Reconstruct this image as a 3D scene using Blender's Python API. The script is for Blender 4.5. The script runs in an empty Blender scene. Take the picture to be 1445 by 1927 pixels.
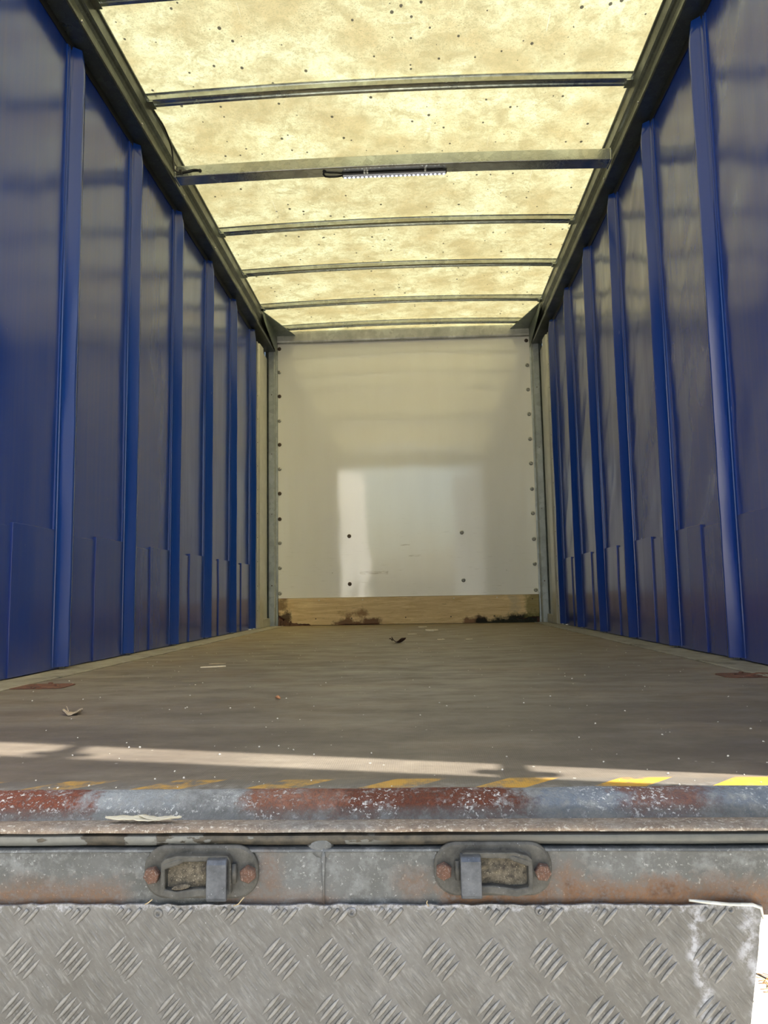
import bpy, bmesh, math, random
from mathutils import Vector, Matrix, noise
random.seed(7)
C = bpy.context.scene.collection
sc = bpy.context.scene

# ---------------------------------------------------------------- camera
F_PX, YAW, PITCH, ROLL = 1443.92, -0.0434254, 0.1085625, -0.0172542
cam = bpy.data.cameras.new('camera'); camo = bpy.data.objects.new('camera', cam); C.objects.link(camo)
cy, sy, cp, sp, cr, sr = math.cos(YAW), math.sin(YAW), math.cos(PITCH), math.sin(PITCH), math.cos(ROLL), math.sin(ROLL)
fw = Vector((sy*cp, cy*cp, sp)); r0 = Vector((cy, -sy, 0)); u0 = r0.cross(fw)
rr = cr*r0 + sr*u0; uu = -sr*r0 + cr*u0
M = Matrix((rr, uu, -fw)).transposed().to_4x4(); M.translation = Vector((0.102, 0, 0.2545))
camo.matrix_world = M
cam.sensor_fit = 'AUTO'; cam.sensor_width = 36.0; cam.lens = F_PX*36.0/1927.0
cam.clip_start = 0.02; cam.clip_end = 300
sc.camera = camo

# ---------------------------------------------------------------- light and exposure
SUN_EL, SUN_AZ = math.radians(46.5), math.radians(13.5)      # from the right, a little behind
SUN_STRENGTH, SKY_STRENGTH = 13.5, 0.38
sun = bpy.data.lights.new('sun', 'SUN'); suno = bpy.data.objects.new('sun', sun); C.objects.link(suno)
sd = Vector((math.cos(SUN_EL)*math.cos(SUN_AZ), -math.cos(SUN_EL)*math.sin(SUN_AZ), math.sin(SUN_EL)))
suno.rotation_euler = sd.to_track_quat('Z', 'Y').to_euler(); suno.location = (6, -2, 6)
sun.energy = SUN_STRENGTH; sun.angle = math.radians(0.6); sun.color = (1.0, 0.95, 0.86)
w = bpy.data.worlds.new('world'); sc.world = w; w.use_nodes = True
wn = w.node_tree; wn.nodes.clear()
wo = wn.nodes.new('ShaderNodeOutputWorld'); bg = wn.nodes.new('ShaderNodeBackground'); sk = wn.nodes.new('ShaderNodeTexSky')
sk.sky_type = 'NISHITA'; sk.sun_disc = False; sk.sun_elevation = SUN_EL; sk.sun_rotation = math.pi/2 + SUN_AZ
sk.air_density = 1.3; sk.dust_density = 3.0; sk.ozone_density = 1.0
bg.inputs[1].default_value = SKY_STRENGTH
wn.links.new(sk.outputs[0], bg.inputs[0]); wn.links.new(bg.outputs[0], wo.inputs[0])
sc.view_settings.view_transform = 'Standard'; sc.view_settings.look = 'None'
sc.view_settings.exposure = 0.33; sc.view_settings.gamma = 1.0; sc.view_settings.use_curve_mapping = False

# ---------------------------------------------------------------- node helpers
class N:
    def __init__(s, name, world=False):
        s.world = world; s.m = bpy.data.materials.new(name); s.m.use_nodes = True; s.t = s.m.node_tree; s.t.nodes.clear()
        s.out = s.n('ShaderNodeOutputMaterial'); s._co = None
    def n(s, t, **kw):
        x = s.t.nodes.new(t)
        for k, v in kw.items(): setattr(x, k, v)
        return x
    def put(s, sock, v):
        if isinstance(v, bpy.types.NodeSocket): s.t.links.new(v, sock)
        elif v is not None:
            if sock.type == 'RGBA' and not hasattr(v, '__len__'): v = (v, v, v, 1)
            if sock.type == 'RGBA' and len(v) == 3: v = (*v, 1)
            sock.default_value = v
    def co(s):
        if s._co is None: s._co = s.geo() if s.world else s.n('ShaderNodeTexCoord').outputs['Object']
        return s._co
    def geo(s): return s.n('ShaderNodeNewGeometry').outputs['Position']
    def map(s, scale=(1, 1, 1), rot=(0, 0, 0), loc=(0, 0, 0), src=None):
        x = s.n('ShaderNodeMapping'); s.put(x.inputs[0], src or s.co()); x.inputs[1].default_value = loc
        x.inputs[2].default_value = rot; x.inputs[3].default_value = scale; return x.outputs[0]
    def noise(s, scale, detail=4, rough=.55, vec=None, dist=0):
        x = s.n('ShaderNodeTexNoise'); s.put(x.inputs['Vector'], vec or s.co()); x.inputs['Scale'].default_value = scale
        x.inputs['Detail'].default_value = detail; x.inputs['Roughness'].default_value = rough
        x.inputs['Distortion'].default_value = dist; return x.outputs['Fac']
    def vor(s, scale, vec=None, rnd=1, feature='F1'):
        x = s.n('ShaderNodeTexVoronoi', feature=feature); s.put(x.inputs['Vector'], vec or s.co())
        x.inputs['Scale'].default_value = scale; x.inputs['Randomness'].default_value = rnd; return x
    def ramp(s, f, a, b, lo=0., hi=1., smooth=False):
        x = s.n('ShaderNodeMapRange', interpolation_type='SMOOTHSTEP' if smooth else 'LINEAR')
        s.put(x.inputs[0], f); x.inputs[1].default_value = a; x.inputs[2].default_value = b
        x.inputs[3].default_value = lo; x.inputs[4].default_value = hi; return x.outputs[0]
    def mx(s, f, a, b, mode='MIX'):
        x = s.n('ShaderNodeMix', data_type='RGBA', blend_type=mode)
        s.put(x.inputs[0], f); s.put(x.inputs[6], a); s.put(x.inputs[7], b); return x.outputs[2]
    def ma(s, op, a, b=None, clamp=False):
        x = s.n('ShaderNodeMath', operation=op, use_clamp=clamp); s.put(x.inputs[0], a)
        if b is not None: s.put(x.inputs[1], b)
        return x.outputs[0]
    def xyz(s, v=None):
        x = s.n('ShaderNodeSeparateXYZ'); s.put(x.inputs[0], v or s.co()); return x.outputs
    def bump(s, h, strength=.3, dist=.01, normal=None):
        x = s.n('ShaderNodeBump'); s.put(x.inputs['Height'], h); x.inputs['Strength'].default_value = strength
        x.inputs['Distance'].default_value = dist
        if normal is not None: s.put(x.inputs['Normal'], normal)
        return x.outputs[0]
    def bsdf(s, color, rough=.5, metal=0., normal=None, spec=.5, coat=0., coat_r=.05, **kw):
        b = s.n('ShaderNodeBsdfPrincipled'); s.put(b.inputs['Base Color'], color); s.put(b.inputs['Roughness'], rough)
        s.put(b.inputs['Metallic'], metal); b.inputs['Specular IOR Level'].default_value = spec
        if normal is not None: s.put(b.inputs['Normal'], normal)
        s.put(b.inputs['Coat Weight'], coat); b.inputs['Coat Roughness'].default_value = coat_r
        s.t.links.new(b.outputs[0], s.out.inputs[0]); return b
    def box(s, lo, hi, soft=.02, jit=None, co=None):
        """1 inside a box in object space (None = unbounded), with a soft ragged edge"""
        o = s.xyz(co); r = None
        for i in range(3):
            for v, sg in ((lo[i], 1), (hi[i], -1)):
                if v is None: continue
                q = s.ma('SUBTRACT', o[i], v) if sg == 1 else s.ma('SUBTRACT', v, o[i])
                if jit is not None: q = s.ma('ADD', q, jit)
                q = s.ramp(q, -soft, soft)
                r = q if r is None else s.ma('MULTIPLY', r, q)
        return r

def galv(name, base=(.36, .38, .37), rough=.42, metal=.75, rust=0., spangle=22., dirt=.3, dark=.55):
    m = N(name); v = m.vor(spangle); sp_ = m.ramp(v.outputs['Color'], 0, 1, .78, 1.12)
    big = m.noise(5, 5, .6); col = m.mx(1, base, sp_, 'MULTIPLY')
    col = m.mx(m.ramp(big, .35, .7, 0, dirt), col, tuple(c*dark for c in base))
    fine = m.noise(140, 3, .6); col = m.mx(m.ramp(fine, .62, .74, 0, .35), col, (.6, .61, .58))
    rgh = m.ramp(big, .3, .7, rough-.08, rough+.15)
    if rust:
        k = m.ramp(m.noise(9, 6, .65), 1-rust-.04, 1-rust+.06); col = m.mx(k, col, (.2, .075, .03)); rgh = m.mx(k, rgh, .9)
    m.bsdf(col, rgh, metal, m.bump(m.noise(60, 4), .15, .004)); return m.m

def plain(name, col, rough=.6, metal=0., var=.25, scale=30, coat=0):
    m = N(name); f = m.ramp(m.noise(scale, 5, .6), .3, .7, 1-var, 1+var*.5)
    m.bsdf(m.mx(1, col, f, 'MULTIPLY'), rough, metal, m.bump(m.noise(scale*4, 3), .2, .002), coat=coat); return m.m

# ---------------------------------------------------------------- mesh helpers
class MB:
    def __init__(s): s.v = []; s.f = []; s.smooth = []
    def add(s, vs, fs, smooth=False):
        o = len(s.v); s.v += [Vector(q) for q in vs]; s.f += [tuple(i+o for i in f) for f in fs]; s.smooth += [smooth]*len(fs); return s
    def box(s, a, b):
        x0, y0, z0 = a; x1, y1, z1 = b
        return s.add([(x0,y0,z0),(x1,y0,z0),(x1,y1,z0),(x0,y1,z0),(x0,y0,z1),(x1,y0,z1),(x1,y1,z1),(x0,y1,z1)],
                     [(0,3,2,1),(4,5,6,7),(0,1,5,4),(1,2,6,5),(2,3,7,6),(3,0,4,7)])
    def sweep(s, rings, closed=True, caps=True, smooth=False):
        n = len(rings[0]); vs = [q for r in rings for q in r]; fs = []
        for i in range(len(rings)-1):
            for j in range(n if closed else n-1):
                k = (j+1) % n; fs.append((i*n+j, i*n+k, (i+1)*n+k, (i+1)*n+j))
        s.add(vs, fs, smooth)
        if caps and closed:
            o = len(s.v)-len(vs); s.f.append(tuple(o+j for j in range(n))[::-1]); s.f.append(tuple(o+(len(rings)-1)*n+j for j in range(n))); s.smooth += [False, False]
        return s
    def prism(s, poly, d0, d1, axis='y', smooth=False):
        def P(a, b, d): return {'x': (d, a, b), 'y': (a, d, b), 'z': (a, b, d)}[axis]
        return s.sweep([[P(a, b, d0) for a, b in poly], [P(a, b, d1) for a, b in poly]], smooth=smooth)
    def tube(s, pts, r, n=10):
        pts = [Vector(p) for p in pts]; rings = []
        for i, p in enumerate(pts):
            t = (pts[min(i+1, len(pts)-1)]-pts[max(i-1, 0)]).normalized()
            a = t.orthogonal().normalized() if i == 0 else (prev - t*prev.dot(t)).normalized()
            prev = a; b = t.cross(a); rad = r[i] if hasattr(r, '__len__') else r
            rings.append([p + rad*(math.cos(2*math.pi*k/n)*a + math.sin(2*math.pi*k/n)*b) for k in range(n)])
        return s.sweep(rings, smooth=True)
    def lathe(s, c, axis, prof, n=16, phase=0):
        ax = Vector(axis).normalized(); a = ax.orthogonal().normalized(); b = ax.cross(a); c = Vector(c)
        return s.sweep([[c + ax*h + max(r, 1e-5)*(math.cos(2*math.pi*k/n+phase)*a + math.sin(2*math.pi*k/n+phase)*b) for k in range(n)] for h, r in prof], smooth=n > 8)
    def build(s, name, mat, parent=None, loc=None, bevel=0, seg=2, weld=True):
        me = bpy.data.meshes.new(name); p = Vector(loc) if loc is not None else Vector((0, 0, 0))
        if parent is not None and loc is None: p = Vector((0, 0, 0)); off = wloc(parent)
        else: off = p
        me.from_pydata([tuple(q-off) for q in s.v], [], s.f); me.validate()
        for i, pl in enumerate(me.polygons):
            if i < len(s.smooth): pl.use_smooth = s.smooth[i]
        bm = bmesh.new(); bm.from_mesh(me); bmesh.ops.recalc_face_normals(bm, faces=bm.faces); bm.to_mesh(me); bm.free()
        o = bpy.data.objects.new(name, me); C.objects.link(o); me.materials.append(mat)
        if parent is not None: o.parent = parent
        if parent is None: o.location = p
        if bevel:
            b = o.modifiers.new('bevel', 'BEVEL'); b.width = bevel; b.segments = seg; b.limit_method = 'ANGLE'; b.angle_limit = math.radians(35)
        return o
def wloc(o):
    p = Vector((0, 0, 0))
    while o is not None: p += o.location; o = o.parent
    return p
def tag(o, label=None, cat=None, group=None, kind=None):
    if label: o['label'] = label
    if cat: o['category'] = cat
    if group: o['group'] = group
    if kind: o['kind'] = kind
    return o
def empty(name, loc, label=None, cat=None, group=None, kind=None):
    o = bpy.data.objects.new(name, None); C.objects.link(o); o.location = loc; o.empty_display_size = .1
    return tag(o, label, cat, group, kind)
def smoothmod(o, lv=1):
    m = o.modifiers.new('sub', 'SUBSURF'); m.levels = lv; m.render_levels = lv; return o

# ---------------------------------------------------------------- materials
BLUE = (.006, .030, .21)
def curtain_mat(name, base=BLUE, rmin=.14, rmax=.24, dirt=.45, wave=1., spec=.62, fold=0):
    m = N(name); st = m.noise(1, 4, .6, m.map((38, 38, .9))); st2 = m.noise(1, 4, .6, m.map((230, 230, 5)))
    low = m.box((None, None, -.2), (None, None, .28), .2, m.ramp(m.noise(3, 4), 0, 1, -.12, .12))
    d = m.ma('MULTIPLY', m.ramp(st, .42, .75), .2*dirt); d2 = m.ma('MULTIPLY', low, m.ramp(m.noise(14, 5, .7), .35, .7, .05, .5*dirt))
    col = m.mx(d, base, (.11, .11, .12)); col = m.mx(d2, col, (.07, .065, .06))
    sc1 = m.ramp(m.noise(1, 3, .6, m.map((90, 90, 14), (0.5, 0, 0))), .73, .76, 0, .25); col = m.mx(sc1, col, (.2, .22, .28))
    h = m.ma('ADD', m.ma('MULTIPLY', st, .5), m.ma('MULTIPLY', st2, .25))
    big = m.noise(1, 2, .5, m.map((1.5, 2.2, .9), (.6, 0, 0)))
    if fold:      # slack folds running down across the sheet
        fv = m.map((1, 1.0, 4.2), src=m.map((1, 1, 1), (math.radians(fold), 0, 0)))
        big = m.ma('ADD', big, m.ma('MULTIPLY', m.noise(.9, 1, .4, fv, dist=.3), .8))
    n1 = m.bump(big, .25*wave, .05); n2 = m.bump(h, .06, .003, n1)
    m.bsdf(col, m.ramp(st, .3, .75, rmin, rmax), 0, n2, spec=spec); return m.m
M_CURT = curtain_mat('blue_pvc_curtain'); M_CURT2 = curtain_mat('blue_pvc_curtain_slack', wave=1.25, fold=52)
M_RIB = curtain_mat('blue_rib_pvc', (.006, .036, .22), .17, .26, .3, .7, .6)
M_PATCH = curtain_mat('blue_patch_pvc', (.006, .029, .20), .15, .22, .35, .5, .62)
M_STRIP = curtain_mat('blue_seam_pvc', (.005, .045, .36), .3, .4, .2, .3, .4)
M_RAIL = galv('weathered_rail', (.115, .13, .115), .34, .8, 0, 40, .45)
M_BOW = galv('galvanised_bow', (.56, .59, .55), .17, .95, 0, 40, .3)
M_BEAM = galv('galvanised_crossbeam', (.56, .58, .55), .18, .95, 0, 30, .5, .6)
M_POST = galv('galvanised_post', (.42, .46, .48), .45, .55, 0, 28, .5, .6)
M_HEAD = galv('galvanised_header', (.62, .63, .6), .4, .5, 0, 34, .8, .5)
M_ALU = plain('aluminium_section', (.5, .5, .46), .4, .55, .12, 14)
M_GUS = galv('bracket_steel', (.24, .28, .25), .38, .8, 0, 40, .25)
M_BOLT = plain('zinc_bolt', (.42, .42, .4), .35, .8, .3, 200)
M_BOLTD = plain('tarnished_bolt', (.12, .09, .07), .6, .5, .4, 200)
M_CABLE = plain('black_cable', (.012, .012, .012), .45)
M_OUT = plain('outer_skin', (.5, .5, .5), .5)

def roof_mat():
    m = N('translucent_roof_sheet'); g = m.co()
    base = m.mx(m.ramp(m.noise(2.6, 6, .62), .38, .62), (.99, .95, .54), (.66, .54, .25))
    base = m.mx(m.ramp(m.noise(9, 8, .75, dist=.6), .45, .61, 0, .75), base, (.50, .41, .18))
    base = m.mx(m.ramp(m.noise(48, 5, .75), .47, .66, 0, .6), base, (.45, .40, .18))
    base = m.mx(m.ramp(m.noise(130, 3, .75), .54, .66, 0, .65), base, (.34, .30, .13))
    # clusters of fine mould specks, and single larger ones
    cl = m.ramp(m.noise(3.2, 3, .6), .42, .62)
    v1 = m.vor(120, m.map((1, .8, 0))); s1 = m.ma('LESS_THAN', v1.outputs['Distance'], m.ma('MULTIPLY', cl, .2))
    s1 = m.ma('MULTIPLY', s1, m.ramp(m.xyz(v1.outputs['Color'])[0], .55, .6))
    v2 = m.vor(24, m.map((1, .75, 0))); c2 = m.xyz(v2.outputs['Color'])
    s2 = m.ma('LESS_THAN', v2.outputs['Distance'], m.ramp(c2[0], .5, 1, 0, .2))
    v3 = m.vor(7, m.map((1, .8, 0), loc=(.3, .1, 0))); c3 = m.xyz(v3.outputs['Color'])
    s3 = m.ma('LESS_THAN', v3.outputs['Distance'], m.ramp(c3[0], .35, 1, 0, .06))
    sp_ = m.ma('MAXIMUM', m.ma('MULTIPLY', s1, .75), m.ma('MULTIPLY', m.ma('MAXIMUM', s2, s3), .93))
    base = m.mx(sp_, base, (.05, .045, .025))
    # pale scratches
    scr = m.ramp(m.noise(1, 2, .5, m.map((160, 2.2, 1), (0, 0, .12))), .745, .77, 0, .5)
    scr2 = m.ramp(m.noise(1, 2, .5, m.map((3, 170, 1), (0, 0, -.05))), .75, .77, 0, .4)
    base = m.mx(m.ma('MAXIMUM', scr, scr2), base, (1, .97, .75))
    tr = m.n('ShaderNodeBsdfTranslucent'); df = m.n('ShaderNodeBsdfDiffuse'); mix = m.n('ShaderNodeMixShader')
    m.put(tr.inputs[0], base); m.put(df.inputs[0], m.mx(.5, base, (.7, .7, .6))); mix.inputs[0].default_value = .55
    rf = m.n('ShaderNodeBsdfRefraction'); rf.inputs['IOR'].default_value = 1.25; rf.inputs['Roughness'].default_value = .8; m.put(rf.inputs[0], base)
    mx2 = m.n('ShaderNodeMixShader'); mx2.inputs[0].default_value = .58; m.t.links.new(tr.outputs[0], mx2.inputs[1]); m.t.links.new(rf.outputs[0], mx2.inputs[2])
    m.t.links.new(mx2.outputs[0], mix.inputs[1]); m.t.links.new(df.outputs[0], mix.inputs[2]); m.t.links.new(mix.outputs[0], m.out.inputs[0])
    return m.m
M_ROOF = roof_mat()

def floor_mat():
    m = N('worn_ply_floor'); y = m.xyz()[1]; x = m.xyz()[0]
    s1 = m.noise(1, 6, .65, m.map((2.2, 6, 1))); s2 = m.noise(1, 7, .68, m.map((5, 9, 1))); s3 = m.noise(2.1, 4, .6)
    col = m.mx(m.ramp(s1, .34, .66), (.15, .128, .102), (.245, .212, .165))
    col = m.mx(m.ramp(s2, .47, .66, 0, .6), col, (.10, .082, .066))
    col = m.mx(m.ramp(s3, .5, .68, 0, .3), col, (.27, .18, .1))
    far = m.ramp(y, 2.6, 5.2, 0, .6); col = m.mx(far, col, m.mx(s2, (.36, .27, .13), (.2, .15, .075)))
    col = m.mx(m.ramp(m.noise(1, 6, .7, m.map((3, 12, 1), loc=(3, 0, 0))), .56, .70, 0, .4), col, (.34, .31, .26))
    # paler traffic dust by the rear edge
    col = m.mx(m.ma('MULTIPLY', m.ramp(y, 1.6, 1.15), m.ramp(m.noise(4, 5, .6), .45, .7, 0, .4)), col, (.30, .27, .22))
    near_dark = m.ma('MULTIPLY', m.ramp(y, 2.1, 1.5), m.ramp(m.noise(1, 6, .7, m.map((2.6, 6, 1), loc=(5, 2, 0))), .36, .6, .25, .85)); col = m.mx(near_dark, col, (.092, .075, .06))  # near floor painted darker in patches, to offset the sky light there
    # wire mesh print of the phenolic face
    wx = m.n('ShaderNodeTexWave', wave_type='BANDS', bands_direction='X'); wx.inputs['Scale'].default_value = 95; m.put(wx.inputs[0], m.co())
    wy = m.n('ShaderNodeTexWave', wave_type='BANDS', bands_direction='Y'); wy.inputs['Scale'].default_value = 95; m.put(wy.inputs[0], m.co())
    mesh = m.ma('MULTIPLY', wx.outputs['Fac'], wy.outputs['Fac']); near = m.ramp(y, 2.0, 1.3)
    col = m.mx(m.ma('MULTIPLY', m.ma('MULTIPLY', mesh, near), .28), col, (.12, .11, .1))
    grit = m.ma('MULTIPLY', m.ramp(m.ma('ADD', y, m.ramp(s3, 0, 1, -.02, .02)), 1.085, 1.06), m.ramp(m.noise(60, 5, .75), .42, .6))
    col = m.mx(m.ma('MULTIPLY', grit, .7), col, (.34, .33, .31))
    # white specks and chips
    v = m.vor(45); k = m.ma('LESS_THAN', v.outputs['Distance'], m.ramp(m.xyz(v.outputs['Color'])[0], .85, 1, 0, .12))
    col = m.mx(m.ma('MULTIPLY', k, .7), col, (.6, .57, .5))
    # faded yellow hazard stripes
    ph = m.ma('FRACT', m.ma('DIVIDE', m.ma('SUBTRACT', m.ma('SUBTRACT', x, m.ma('SUBTRACT', y, 1.06)), .33-1.55), .155))
    st = m.ma('LESS_THAN', ph, .45); wear = m.ramp(m.ma('ADD', m.noise(26, 7, .75), m.ramp(x, -.3, .5, -.03, .07)), .40, .55)
    edge = m.ramp(m.ma('ADD', y, m.ramp(s3, 0, 1, -.01, .01)), 1.108, 1.098)
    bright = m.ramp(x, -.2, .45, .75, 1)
    col = m.mx(m.ma('MULTIPLY', edge, m.ma('MULTIPLY', m.ramp(m.noise(20, 5, .7), .3, .55), .6)), col, (.115, .11, .1))
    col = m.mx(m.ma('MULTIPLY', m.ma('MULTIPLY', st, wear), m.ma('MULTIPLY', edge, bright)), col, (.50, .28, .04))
    m.bsdf(col, m.ramp(s2, .3, .7, .38, .62), 0, m.bump(m.ma('ADD', m.noise(90, 4, .7), m.ma('MULTIPLY', m.ma('MULTIPLY', mesh, near), .4)), .22, .003), spec=.4)
    return m.m
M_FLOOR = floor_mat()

def sidestrip_mat():
    m = N('floor_edge_strip'); n1 = m.noise(12, 6, .7); col = m.mx(m.ramp(n1, .35, .65), (.34, .32, .27), (.2, .185, .15))
    col = m.mx(m.ramp(m.noise(5, 5, .7), .56, .68, 0, .8), col, (.05, .045, .04)); m.bsdf(col, .6, .2, m.bump(n1, .3, .004)); return m.m
M_SIDE = sidestrip_mat()

def headboard_mat():
    m = N('white_headboard_panel'); o = m.xyz()
    dirt = m.noise(1, 5, .6, m.map((7, 1, 1.2))); col = m.mx(m.ramp(dirt, .4, .7, 0, .3), (.93, .92, .88), (.86, .84, .78))
    low = m.ramp(o[2], 1.25, .3)
    s = m.ramp(m.noise(1, 5, .75, m.map((7, 1, 100))), .60, .68, 0, .6)
    col = m.mx(m.ma('MULTIPLY', m.ma('MULTIPLY', s, low), m.ramp(m.noise(4, 3), .38, .55)), col, (.5, .46, .4))
    jj = m.ramp(m.noise(1, 5, .7, m.map((20, 1, 90))), 0, 1, -.014, .014)
    for a, b in (((-.42, None, .448), (-.17, None, .472)), ((.02, None, .60), (.13, None, .61)), ((-.06, None, .70), (.03, None, .708))):
        col = m.mx(m.ma('MULTIPLY', m.box(a, b, .004, jj), m.ramp(m.noise(1, 3, .6, m.map((16, 1, 60))), .36, .6, 0, .8)), col, (.52, .48, .40))
    v = m.vor(9); k = m.ma('LESS_THAN', v.outputs['Distance'], m.ramp(m.xyz(v.outputs['Color'])[0], .7, 1, 0, .045)); col = m.mx(m.ma('MULTIPLY', k, .6), col, (.3, .27, .22))
    m.bsdf(col, .55, 0, None, spec=.3, coat=1, coat_r=.06).inputs['Coat IOR'].default_value = 1.85
    b = [x for x in m.t.nodes if x.type == 'BSDF_PRINCIPLED'][0]
    m.put(b.inputs['Coat Normal'], m.bump(m.ma('ADD', m.noise(2.2, 2, .5), m.ma('MULTIPLY', m.noise(1, 3, .6, m.map((6, 1, 60))), .06)), .12, .02)); return m.m
M_HB = headboard_mat()

def timber_mat():
    m = N('rotten_plywood_kickboard', True); g = m.noise(1, 7, .7, m.map((4, 1, 42)), dist=.8); o = m.xyz()
    col = m.mx(m.ramp(g, .3, .68), (.88, .70, .43), (.60, .42, .21))
    col = m.mx(m.ramp(m.noise(1, 5, .7, m.map((9, 1, 90), loc=(2, 0, 1))), .62, .7, 0, .7), col, (.14, .08, .035))
    j = m.ramp(m.noise(9, 6, .7), 0, 1, -.11, .11)
    for lo, hi, c, a in (((-.66, None, -1), (-.25, None, .055), (.15, .07, .045), .9), ((-.62, None, .08), (-.33, None, .12), (.2, .09, .04), .75),
                         ((.5, None, -1), (.70, None, .05), (.17, .075, .045), .85), ((.62, None, -1), (2, None, .035), (.012, .014, .013), .97),
                         ((.86, None, -1), (2, None, .075), (.012, .014, .013), .98), ((-2, None, -1), (-1.05, None, .12), (.06, .035, .025), .92),
                         ((-2, None, .12), (-1.09, None, .24), (.1, .05, .025), .7), ((1.04, None, -1), (2, None, .3), (.16, .15, .05), .7),
                         ((.9, None, .1), (.99, None, .23), (.5, .43, .32), .5)):
        col = m.mx(m.ma('MULTIPLY', m.box(lo, hi, .02, j), a), col, c)
    m.bsdf(col, .75, 0, m.bump(g, .5, .006), spec=.25); return m.m
M_TIMB = timber_mat()

def sill_mat():
    m = N('rusty_galvanised_sill', True); o = m.xyz(); n1 = m.noise(7, 6, .68); n2 = m.noise(45, 6, .72); n3 = m.noise(190, 4, .75)
    col = m.mx(m.ramp(n2, .35, .66), (.33, .345, .355), (.15, .155, .155))
    j = m.ma('ADD', m.ramp(n2, 0, 1, -.07, .07), m.ramp(n1, 0, 1, -.07, .07))
    top = m.box((None, .998, -.1), (None, 1.049, .2), .006, m.ramp(n2, 0, 1, -.018, .018))
    # blue-grey zinc at both ends of the bead, rust on the middle
    for a, b, c, k in ((-.37, -.2, (.34, .38, .42), .6), (.24, .9, (.17, .22, .30), .7)):
        col = m.mx(m.ma('MULTIPLY', m.box((a, 1.003, -.1), (b, 1.05, .2), .01, j), m.ma('MULTIPLY', m.ramp(n3, .35, .6, .5, 1), k)), col, c)
    rusts = ((-.9, -.335, .95, (.22, .055, .022)), (-.12, .03, .8, (.28, .085, .03)), (.0, .235, 1., (.15, .042, .02)), (.36, .46, .75, (.24, .08, .035)))
    for a, b, k, c in rusts:
        f = m.ma('MULTIPLY', m.box((a, None, -.1), (b, None, .2), .018, j), top)
        f = m.ma('MULTIPLY', f, m.ramp(n2, .30, .46, .25, 1)); c2 = m.mx(m.ramp(n3, .4, .6), c, tuple(q*.42 for q in c))
        col = m.mx(m.ma('MULTIPLY', f, k), col, c2)
    rim = m.ma('MULTIPLY', m.box((None, 1.0435, -.1), (None, 1.06, .2), .002, m.ramp(n2, 0, 1, -.004, .004)), m.ramp(n3, .38, .58, .2, 1)); col = m.mx(m.ma('MULTIPLY', rim, .75), col, (.50, .50, .49))
    und_ = m.box((None, .99, -.1), (None, 1.004, .2), .003, m.ramp(n2, 0, 1, -.004, .004)); col = m.mx(m.ma('MULTIPLY', und_, .6), col, (.10, .105, .105))  # lower side of the bead painted darker, as shading that deepens its profile
    # white zinc bloom
    wh = m.ma('MULTIPLY', m.ramp(n3, .56, .60), m.ramp(m.noise(14, 4, .6), .44, .58, .05, 1)); wh = m.ma('MULTIPLY', wh, top)
    col = m.mx(m.ma('MULTIPLY', wh, .9), col, (.78, .78, .78))
    # dusty brown ledge
    led = m.box((None, .94, -.1), (None, .99, .2), .006, m.ramp(n2, 0, 1, -.006, .006))
    dust = m.mx(m.ramp(n2, .4, .62), (.34, .27, .21), (.22, .17, .135)); dust = m.mx(m.ramp(n3, .55, .62, 0, .8), dust, (.7, .66, .6))
    col = m.mx(m.ma('MULTIPLY', led, m.ramp(m.noise(6, 5, .6), .3, .5, .35, .95)), col, dust)
    m.bsdf(col, m.ramp(n2, .3, .7, .5, .8), .15, m.bump(m.ma('ADD', m.ma('MULTIPLY', n2, .6), m.ma('MULTIPLY', n3, .4)), 1, .012)); return m.m
M_SILL = sill_mat()

def channel_mat():
    m = N('rust_stained_channel', True); o = m.xyz(); n1 = m.noise(9, 6, .65); n2 = m.noise(40, 6, .7); n3 = m.noise(210, 4, .7)
    col = m.mx(m.ramp(n1, .32, .68), (.105, .112, .12), (.06, .065, .066)); col = m.mx(m.ramp(n2, .47, .66, 0, .8), col, (.20, .212, .225)); col = m.mx(m.ramp(m.noise(1, 5, .65, m.map((30, 1, 9))), .5, .68, 0, .55), col, (.085, .09, .095))
    col = m.mx(m.ramp(n3, .60, .68, 0, .5), col, (.40, .42, .44)); col = m.mx(m.ramp(n3, .40, .33, 0, .4), col, (.10, .11, .13))
    j = m.ma('ADD', m.ramp(n2, 0, 1, -.03, .03), m.ramp(n1, 0, 1, -.022, .022))
    for x0, x1, z0, z1, k in ((-.5, -.26, -.2, -.086, .75), (-.14, .0, -.12, -.09, .55), (-.095, -.07, -.098, -.05, .6), (.07, .11, -.1, -.075, .6),
                              (.12, .25, -.2, -.088, .95), (.26, .40, -.2, -.084, .95), (.255, .28, -.2, -.06, .6), (.36, .6, -.2, -.086, .95)):
        f = m.ma('MULTIPLY', m.box((x0, None, z0), (x1, None, z1), .012, j), m.ramp(n3, .35, .6, .4, 1))
        col = m.mx(m.ma('MULTIPLY', f, k), col, m.mx(m.ramp(n2, .35, .65), (.17, .082, .036), (.075, .040, .024)))
    m.bsdf(col, m.ramp(n2, .3, .7, .42, .7), .25, m.bump(m.ma('ADD', n2, m.ma('MULTIPLY', n3, .3)), .4, .004)); return m.m
M_CHAN = channel_mat()

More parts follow.
